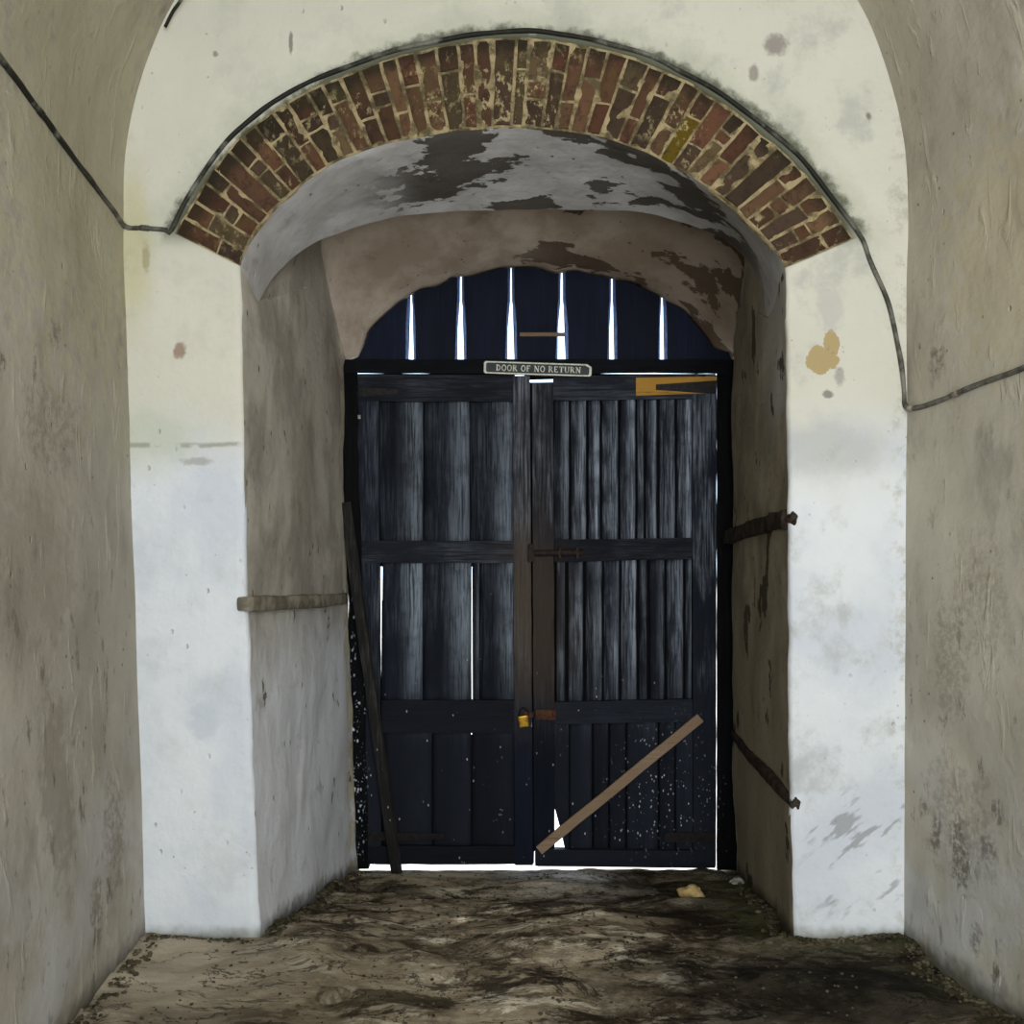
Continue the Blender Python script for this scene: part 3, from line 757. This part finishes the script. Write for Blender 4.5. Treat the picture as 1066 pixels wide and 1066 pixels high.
# ------------------------------------------------------------------ doors
YD = 5.062     # front of rails and stiles
YP = 5.080     # board plane
def rail(par, x0, y0, x1, y1, m='wood_h', d=YD, th=.040, seed=0, name='rail', y0r=None, y1r=None):
    bm = bmesh.new()
    poly = [P(x0,y1,d), P(x1,y1 if y1r is None else y1r,d), P(x1,y0 if y0r is None else y0r,d), P(x0,y0,d)]
    rough_plank(bm, poly, d, th, .005, amp=.0015, seed=seed)
    return link(name, bm, M[m], par)
def boards(par, edges, y0, y1, m, cup=.0, tilt=.0, gap=1.2, seed=0, jz=2.0, low=None):
    """upright boards; each slightly cupped / lapped over its neighbour"""
    rnd = random.Random(seed)
    for k, (a, b) in enumerate(zip(edges, edges[1:])):
        bm = bmesh.new(); n = 8; nzv = 14
        ga = gap*rnd.uniform(.5, 1.3)
        ty_ = y0 - 3; by = y1 + 3; dep = rnd.uniform(0, .011)
        rows = []
        for j in range(nzv+1):
            py = ty_ + (by-ty_)*j/nzv; row = []
            for i in range(n+1):
                t = i/n; px = a+ga*.5 + (b-a-ga)*t
                q = P(px, py, YP)
                q.x += nz(q, 7, k+seed)*.0015 if i in (0, n) else 0
                q.y = YP + dep - tilt*t + cup*(2*t-1)**2*.5 + (.003 if i in (0, n) else 0) + nz(q, 6, k)*.001
                row.append(q)
            rows.append(row)
        vs = grid(bm, rows[::-1])
        rim = [vs[0][i] for i in range(n+1)] + [vs[j][n] for j in range(1, nzv+1)] + [vs[nzv][i] for i in range(n-1,-1,-1)] + [vs[j][0] for j in range(nzv-1,0,-1)]
        rb = [bm.verts.new((v.co.x, YP+.030, v.co.z)) for v in rim]
        for i in range(len(rim)):
            j = (i+1) % len(rim); bm.faces.new((rim[j], rim[i], rb[i], rb[j]))
        bm.faces.new(rb)
        bmesh.ops.recalc_face_normals(bm, faces=bm.faces)
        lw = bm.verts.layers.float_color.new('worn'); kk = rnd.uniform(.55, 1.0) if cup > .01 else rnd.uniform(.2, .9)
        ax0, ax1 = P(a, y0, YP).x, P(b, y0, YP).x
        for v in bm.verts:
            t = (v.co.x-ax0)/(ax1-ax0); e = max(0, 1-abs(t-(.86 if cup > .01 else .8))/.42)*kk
            v[lw] = (e, e, e, 1)  # stores the painted highlight near the right edge, mixed with edge wear
        o = link('board', bm, M[m], par)
        for p in o.data.polygons: p.use_smooth = abs(p.normal.y) > .8
def strap(par, x0, x1, yc, h0, h1, d=YD-.006, m='iron', name='hinge_strap'):
    bm = bmesh.new()
    a, b = P(x0, yc, d), P(x1, yc, d); s = d/F
    prism(bm, [(a.x, a.z-h0*s), (b.x, b.z-h1*s), (b.x, b.z+h1*s), (a.x, a.z+h0*s)] if a.x < b.x else [(b.x, b.z-h1*s), (a.x, a.z-h0*s), (a.x, a.z+h0*s), (b.x, b.z+h1*s)], d, d+.006, .001)
    for t in (.2, .55, .85):
        c = a.lerp(b, t); bmesh.ops.create_uvsphere(bm, u_segments=8, v_segments=6, radius=.0045, matrix=Matrix.Translation((c.x, d, c.z)) @ Matrix.Scale(.5, 4, (0,1,0)))
    return link(name, bm, M[m], par)

dl = empty('door_1', P(460,903,5.08)); tag(dl, 'left leaf of the dark double doors with wide boards', 'door', kind='structure')
# left leaf hangs a little narrower at the foot
bm = bmesh.new(); rough_plank(bm, [P(380,899,YD+.003), P(397,899,YD+.003), P(393.5,390,YD+.003), P(370,390,YD+.003)], YD+.003, .04, .003, amp=.001, seed=5); link('stile', bm, M['wood_smooth'], dl)
bm = bmesh.new(); rough_plank(bm, [P(536,901,YD-.004), P(555,901,YD-.004), P(551.5,391,YD-.004), P(534,391,YD-.004)], YD-.004, .045, .003, amp=.0012, seed=6); link('stile', bm, M['wood_stile'], dl)
def light_block(par, polys):
    for poly in polys:  # black boards added behind the gaps to block daylight
        bm = bmesh.new(); rough_plank(bm, [P(x, y, YD+.05) for x, y in poly], YD+.05, .012, .001, amp=0); link('light_block_board', bm, M['frame'], par)
light_block(dl, [[(370,590),(536,590),(536,386),(480,386),(480,389.0),(368,389.0)], [(370,899),(396,899),(396,590),(370,590)], [(398.3,625),(489.5,625),(489.5,590),(398.3,590)],
             [(396.5,765),(490.4,765),(490.4,625),(397.2,625)], [(491.9,765),(537,765),(537,590),(491.5,590)], [(396,898),(552,898),(552,765),(396,765)]])
rail(dl, 370, 389.5, 534, 418, seed=1, y0r=390.5)
rail(dl, 371, 563, 536, 586, seed=2)
rail(dl, 397, 729, 536, 751, seed=3); rail(dl, 397, 750, 536, 763, seed=4, d=YD+.006, name='batten', m='wood_h')
rail(dl, 382, 881, 537, 900, seed=5)
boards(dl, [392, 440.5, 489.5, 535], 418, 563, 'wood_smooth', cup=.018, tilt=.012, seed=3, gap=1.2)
boards(dl, [397, 440, 492, 493.5, 537], 586, 729, 'wood_smooth', cup=.003, tilt=.010, seed=4, gap=.8) if False else None
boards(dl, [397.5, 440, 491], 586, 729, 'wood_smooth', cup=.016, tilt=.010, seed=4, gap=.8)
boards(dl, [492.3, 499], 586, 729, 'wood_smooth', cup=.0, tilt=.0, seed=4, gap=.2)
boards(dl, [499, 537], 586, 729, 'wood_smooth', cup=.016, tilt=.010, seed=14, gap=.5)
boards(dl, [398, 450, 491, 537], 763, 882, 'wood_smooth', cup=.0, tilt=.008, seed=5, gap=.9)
strap(dl, 374, 414, 408, 5, 2.5); strap(dl, 384, 462, 871, 5, 3)
bm = bmesh.new()
q = P(374, 434, YD-.004); box(bm, q, (.014,.010,.020), .003); link('hinge_pin', bm, M['stone_w'], dl)

dr = empty('door_2', P(650,905,5.08)); tag(dr, 'right leaf of the dark double doors with many narrow boards', 'door', kind='structure')
bm = bmesh.new(); rough_plank(bm, [P(556,884,YD), P(577.5,884,YD), P(576,399,YD), P(554,399,YD)], YD, .04, .003, amp=.0012, seed=16)
link('stile', bm, M['wood_stile'], dr)
bm = bmesh.new(); rough_plank(bm, [P(722,902,YD), P(745.6,902,YD), P(746.2,390,YD), P(721,390,YD)], YD+.003, .018, .003, amp=.0008, seed=17); link('stile', bm, M['wood_v'], dr)
light_block(dr, [[(548,842),(745,842),(745,389.1),(620,389.1),(620,388),(576,388),(576,398),(548,398)], [(546,395.6),(576.5,394.6),(576.5,385),(546,385)], [(546,899),(556,899),(556,886),(572,886),(575.5,842),(546,842)], [(589,886),(745,886),(745,842),(578,842),(583,862)], [(560,902),(745,903),(745,885),(560,885)]])
rail(dr, 576, 391.5, 721, 417, seed=11, y0r=389.5, y1r=415)
rail(dr, 577, 562, 721, 585, seed=12, y0r=560, y1r=582)
rail(dr, 577, 731, 721, 754, seed=13, y0r=728, y1r=751)
rail(dr, 557, 884.5, 745, 902, seed=14, y0r=886, y1r=904)
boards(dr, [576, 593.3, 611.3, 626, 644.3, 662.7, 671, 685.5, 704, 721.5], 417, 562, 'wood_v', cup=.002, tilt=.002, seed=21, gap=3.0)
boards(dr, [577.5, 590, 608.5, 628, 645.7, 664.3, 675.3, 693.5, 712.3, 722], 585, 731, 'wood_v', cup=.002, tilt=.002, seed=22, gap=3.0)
# first foot board has a broken, tapering split that lets daylight in
bm = bmesh.new(); rough_plank(bm, [P(577,756-4,YP), P(577,842,YP), P(574,860,YP), P(573,888,YP), P(570,888,YP), P(570,752,YP)], YP, .028, .002, amp=.0, seed=8)
link('board', bm, M['wood_v'], dr)
bm = bmesh.new(); rough_plank(bm, [P(589,888,YP), P(592,888,YP), P(592,752,YP), P(577.3,752,YP), P(577.6,842,YP), P(583,862,YP)], YP, .028, .002, amp=.0, seed=9)
link('board', bm, M['wood_v'], dr)
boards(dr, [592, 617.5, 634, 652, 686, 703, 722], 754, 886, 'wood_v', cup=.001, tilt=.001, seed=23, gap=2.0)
bm = bmesh.new(); rough_plank(bm, [P(662,412,YD-.012), P(746,409,YD-.012), P(746,392,YD-.012), P(662,393,YD-.012)], YD-.012, .012, .002, amp=.0006, seed=31)
yt = link('patch_timber', bm, M['new'], dr); yt['label'] = 'yellow new timber patch on the dark door'
strap(dr, 746, 683, 403, 7, 2.8, d=YD-.018)
strap(dr, 745, 692, 872, 6, 4.5)
# sliding bolt at mid height
bo = bmesh.new(); a, b = P(552,576,YD-.022), P(607,575,YD-.022); tube(bo, [a, a.lerp(b,.5), b], .015, 12)
bolt = link('bolt', bo, M['bolt'], dr, smooth=True); bolt['label'] = 'dark rusty sliding bolt'
for px, hh in ((553, 9), (583, 6), (601, 6)):
    bm = bmesh.new(); q = P(px, 575.5, YD-.020); box(bm, q, (.030 if px == 553 else .014, .038, hh*2*YD/F), .003); link('bolt_bracket', bm, M['bolt'], bolt)
# hasp
bm = bmesh.new(); a = P(556, 744, YD-.008)
box(bm, P(568,744,YD-.006), (.10,.008,.050), .002); box(bm, P(550,744,YD-.010), (.05,.008,.028), .002)
for px in (562, 576): bmesh.ops.create_uvsphere(bm, u_segments=8, v_segments=6, radius=.006, matrix=Matrix.Translation(P(px, 744, YD-.010)))
link('hasp', bm, M['rust'], dr)['label'] = 'rusty iron hasp'
bm = bmesh.new(); tube(bm, smooth_poly([P(541,747,YD-.018), P(541,741,YD-.02), P(545,737,YD-.02), P(550,741,YD-.02), P(549,747,YD-.018)], 16), .004, 8)
pk = empty('padlock', P(545,759,YD-.02)); tag(pk, 'small brass padlock hanging from the rusty hasp where the leaves meet', 'padlock')
link('shackle', bm, M['iron'], pk, smooth=True)
bm = bmesh.new(); box(bm, P(545,751,YD-.020), (.052,.022,.058), .006, Matrix.Rotation(math.radians(-8), 3, 'Y')); link('lock_body', bm, M['brass'], pk)

# ------------------------------------------------------------------ sign
SD = 5.030
sg = empty('sign_plaque', P(559,391,SD+.01)); tag(sg, 'long narrow plaque reading DOOR OF NO RETURN over the doors', 'sign')
c0 = P(503.5,382.2,SD); c1 = P(616,385.8,SD); ax = (c1-c0); Wd = ax.length; ax.normalize(); az = Vector((-ax.z, 0, ax.x)); H = 13.2*SD/F
def sp(u, v, y): q = c0 + ax*u + az*v; return (q.x, q.z)
def spoly(bm, uv, y0, y1, bev=0): return prism(bm, [sp(u, v, 0) for u, v in uv], y0, y1, bev)
ch = .008
oct_ = [(ch,-H/2),(Wd-ch,-H/2),(Wd,-H/2+ch),(Wd-.0,H/2-ch-.006),(Wd-ch-.014,H/2),(ch,H/2),(0,H/2-ch),(0,-H/2+ch)]
bm = bmesh.new(); spoly(bm, oct_, SD, SD+.020, .0015); link('plate', bm, M['sign'], sg)
bm = bmesh.new()
cu, cv = Wd/2, 0
inn = [(cu+(u-cu)*(1-.010/Wd*2)*.992, v*(1-.0075/(H/2))) for u, v in oct_]
ou = [(cu+(u-cu)*.996, v*.97) for u, v in oct_]
for i in range(8):
    j = (i+1) % 8; spoly(bm, [ou[i], ou[j], inn[j], inn[i]], SD-.0025, SD+.001)
link('border', bm, M['sign_l'], sg)
# serif capitals built from strokes: (x0,y0,x1,y1,thickness)
def arc(cx, cy, rx, ry, a0, a1, n=10): return [(cx+rx*math.cos(math.radians(a0+(a1-a0)*i/n)), cy+ry*math.sin(math.radians(a0+(a1-a0)*i/n))) for i in range(n+1)]
def ser(x, y, w=.30): return ([(x-w/2, y), (x+w/2, y)], .07)
GL = {
 'D': (.78, [([(.16,0),(.16,1)], .20), (arc(.16,.5,.50,.47,-90,90), .13), ser(.14,.03,.28), ser(.14,.97,.28)]),
 'O': (.80, [(arc(.40,.5,.31,.46,0,360,18), .15)]),
 'R': (.80, [([(.16,0),(.16,1)], .20), (arc(.16,.74,.40,.23,-90,90), .12), ([(.36,.50),(.68,.02)], .17), ser(.16,.03), ser(.14,.97,.28), ser(.70,.03,.18)]),
 'F': (.70, [([(.16,0),(.16,1)], .20), ([(.1,.95),(.62,.95)], .11), ([(.16,.52),(.48,.52)], .10), ser(.18,.03,.34), ([(.60,.98),(.60,.76)], .06)]),
 'N': (.86, [([(.14,0),(.14,1)], .09), ([(.14,.97),(.70,.03)], .19), ([(.70,0),(.70,1)], .09), ser(.14,.03,.26), ser(.70,.97,.26), ser(.10,.97,.2)]),
 'E': (.74, [([(.16,0),(.16,1)], .20), ([(.1,.95),(.62,.95)], .11), ([(.16,.52),(.48,.52)], .10), ([(.1,.05),(.64,.05)], .11), ([(.61,.98),(.61,.78)], .06), ([(.63,.02),(.63,.24)], .06)]),
 'T': (.76, [([(.38,0),(.38,1)], .20), ([(.04,.95),(.72,.95)], .11), ser(.38,.03,.34), ([(.05,.98),(.05,.76)], .06), ([(.71,.98),(.71,.76)], .06)]),
 'U': (.84, [([(.16,1),(.16,.34)], .20), (arc(.42,.34,.26,.29,180,360), .12), ([(.68,.34),(.68,1)], .10), ser(.16,.97), ser(.68,.97,.26)]),
}
bm = bmesh.new(); txt = 'DOOR OF NO RETURN'; hh = H*.47
tw = sum(.46 if c == ' ' else GL[c][0]+.09 for c in txt); usc = (Wd*.79)/tw; u = Wd*.115
for c in txt:
    if c == ' ': u += .46*usc; continue
    w, sts = GL[c]
    for line, th in sts:
        for (xa, ya), (xb, yb) in zip(line, line[1:]):
            A = Vector((u+xa*usc, (ya-.5)*hh)); B = Vector((u+xb*usc, (yb-.5)*hh)); d = (B-A)
            if d.length == 0: continue
            d.normalize(); nn = Vector((-d.y, d.x))*th*usc*.5; e = d*.012*usc
            q = [A-nn-e, B-nn+e, B+nn+e, A+nn-e]
            spoly(bm, [(p.x, p.y) for p in q], SD-.0022, SD+.001)
    u += (w+.09)*usc
link('lettering', bm, M['sign_l'], sg)

# ------------------------------------------------------------------ loose timbers
def beam(bm, a, b, w, th, side, seed=0, n=30, taper=1.0):
    """long stick a->b, width w along side, thickness th"""
    d = (b-a).normalized(); s = (side - d*side.dot(d)).normalized(); t = d.cross(s)
    rows = []
    for i in range(n+1):
        p = a.lerp(b, i/n); ww = w*(1+(taper-1)*i/n)*.5; k = nz(p, 5, seed)*.003; k2 = 1+nz(p, 9, seed)*.08
        c = .15
        ring = [(-1,-1+c),(-1+c,-1),(1-c,-1),(1,-1+c),(1,1-c),(1-c,1),(-1+c,1),(-1,1-c)]
        rows.append([p + s*(x*ww*k2+k) + t*(y*th*.5) for x, y in ring])
    vs = [[bm.verts.new(q) for q in r] for r in rows]
    for A, B in zip(vs, vs[1:]):
        for k in range(8): bm.faces.new((A[k], A[(k+1)%8], B[(k+1)%8], B[k]))
    bm.faces.new(vs[0][::-1]); bm.faces.new(vs[-1])
    bmesh.ops.recalc_face_normals(bm, faces=bm.faces)
bm = bmesh.new(); beam(bm, P(413,909,4.99), P(359,523,4.985), .056, .022, Vector((1,-.5,0)), 3)
o = link('leaning_batten', bm, M['batten']); tag(o, 'long dark grey timber batten leaning against the left side of the doors', 'batten')
bm = bmesh.new(); beam(bm, P(561,885,5.046), P(729,747,5.046), .048, .016, Vector((1,0,1)), 5)
for t in (.12, .35, .6, .8):
    q = P(565,882,5.037).lerp(P(729,747,5.037), t); bmesh.ops.create_uvsphere(bm, u_segments=8, v_segments=5, radius=.004, matrix=Matrix.Translation(q))
o = link('brown_lath', bm, M['brown']); tag(o, 'light brown wooden lath slanting across the foot of the right door', 'lath')

# ------------------------------------------------------------------ stones
def stone(name, px, py, d, s, m, label, seed):
    bm = bmesh.new(); bmesh.ops.create_icosphere(bm, subdivisions=4, radius=1)
    for v in bm.verts:
        c = v.co; k = 1 + noise.noise(c*1.1+Vector((seed,0,0)))*.55 + noise.noise(c*3+Vector((seed,2,0)))*.12
        v.co = Vector((c.x*s[0]*k, c.y*s[1]*k, c.z*s[2]*k))
    q = P(px, py, d); z = floor_z(q.x, d)
    bmesh.ops.translate(bm, verts=bm.verts, vec=(q.x, d, z+s[2]*.6))
    return tag(link(name, bm, m, smooth=True), label, 'stone')
stone('stone', 720, 962, 4.28, (.052,.038,.028), M['stone_y'], 'yellowish broken stone lying on the dark floor near the right door', 3.3)
stone('stone', 767, 938, 4.62, (.026,.024,.018), M['stone_w'], 'small white pebble beside the foot of the right passage wall', 8.1)
stone('stone', 524+0-180, 1032, 3.20, (.050,.040,.016), M['stone_d'], 'flat dull stone half buried in the floor front left', 5.5)
# earth crumbs along the wall feet
bm = bmesh.new(); random.seed(5)
def crumb(x, y, s):
    z = floor_z(x, y)
    r = bmesh.ops.create_icosphere(bm, subdivisions=1, radius=s)
    for v in r['verts']: v.co = Vector((v.co.x*random.uniform(.7,1.4), v.co.y*random.uniform(.7,1.4), v.co.z*random.uniform(.4,.9))) + Vector((x, y, z+s*.25))
for i in range(420):
    t = random.random(); y = 3.58 - t*.9; crumb(xr(1.37, y) - abs(random.gauss(0, .035)) - .005, y, random.uniform(.002, .010))
for i in range(120):
    crumb(random.uniform(.99, 1.36), 3.585-abs(random.gauss(0, .018)), random.uniform(.003, .010))
for i in range(160):
    y = 3.58-random.random()*.9; crumb(-1.27+abs(random.gauss(0, .03)), y, random.uniform(.003, .011))
for i in range(110):
    crumb(random.uniform(-1.27, -.9), 3.585-abs(random.gauss(0, .02)), random.uniform(.003, .009))
for i in range(260):
    t = random.random(); a = Fl[4].lerp(Kl[4], t); crumb(a.x+.012+abs(random.gauss(0, .03)), a.y, random.uniform(.004, .015))
for i in range(160):
    t = random.random(); a = Fr[-5].lerp(Kr[-5], t); crumb(a.x-.012-abs(random.gauss(0, .03)), a.y, random.uniform(.004, .013))
for i in range(700):
    crumb(random.uniform(-1.1, 1.1), random.uniform(2.9, 3.6), random.uniform(.002, .007)) if i < 350 else crumb(random.uniform(-.75, .85), random.uniform(3.6, 4.95), random.uniform(.002, .008))
tag(link('earth_crumbs', bm, M['crumb'], smooth=True), 'earth and plaster crumbs scattered over the floor and along the wall feet', 'rubble', kind='stuff')

# ------------------------------------------------------------------ outside ground
bm = bmesh.new()
grid(bm, [[Vector((-12+x*2, 5.06+y*2, -.288)) for x in range(13)] for y in range(12)][::1])
tag(link('ground_outside', bm, M['ground']), 'sunlit pale ground outside, glimpsed under the doors', 'ground', kind='structure')

# ------------------------------------------------------------------ light
w = bpy.data.worlds.new('sky'); S.world = w; w.use_nodes = True
bg = w.node_tree.nodes['Background']; bg.inputs[0].default_value = (.62,.80,1.0,1); bg.inputs[1].default_value = 4.0
def area(name, loc, rot, size, sy, e, col):
    l = bpy.data.lights.new(name, 'AREA'); l.shape = 'RECTANGLE'; l.size = size; l.size_y = sy; l.energy = e; l.color = col
    o = bpy.data.objects.new(name, l); o.location = loc; o.rotation_euler = rot; COL.objects.link(o); return o
area('daylight_behind', (.75, -1.3, 2.0), (math.radians(87), 0, math.radians(6)), 1.2, 2.4, 125, (1,.97,.93))
sun = bpy.data.lights.new('sun', 'SUN'); sun.energy = 9; sun.angle = .02; sun.color = (1,.97,.92)
so = bpy.data.objects.new('sun', sun); so.rotation_euler = (math.radians(-26), 0, math.radians(-20)); COL.objects.link(so)

# ------------------------------------------------------------------ camera
cam = bpy.data.cameras.new('camera'); cam.sensor_width = 36; cam.lens = 36; cam.sensor_fit = 'HORIZONTAL'; cam.clip_start = .02
co = bpy.data.objects.new('camera', cam); co.location = (0,0,1.5); co.rotation_euler = (math.radians(90),0,0); COL.objects.link(co)
S.camera = co
S.view_settings.view_transform = 'Standard'
S.view_settings.look = 'None'
S.view_settings.exposure = 0
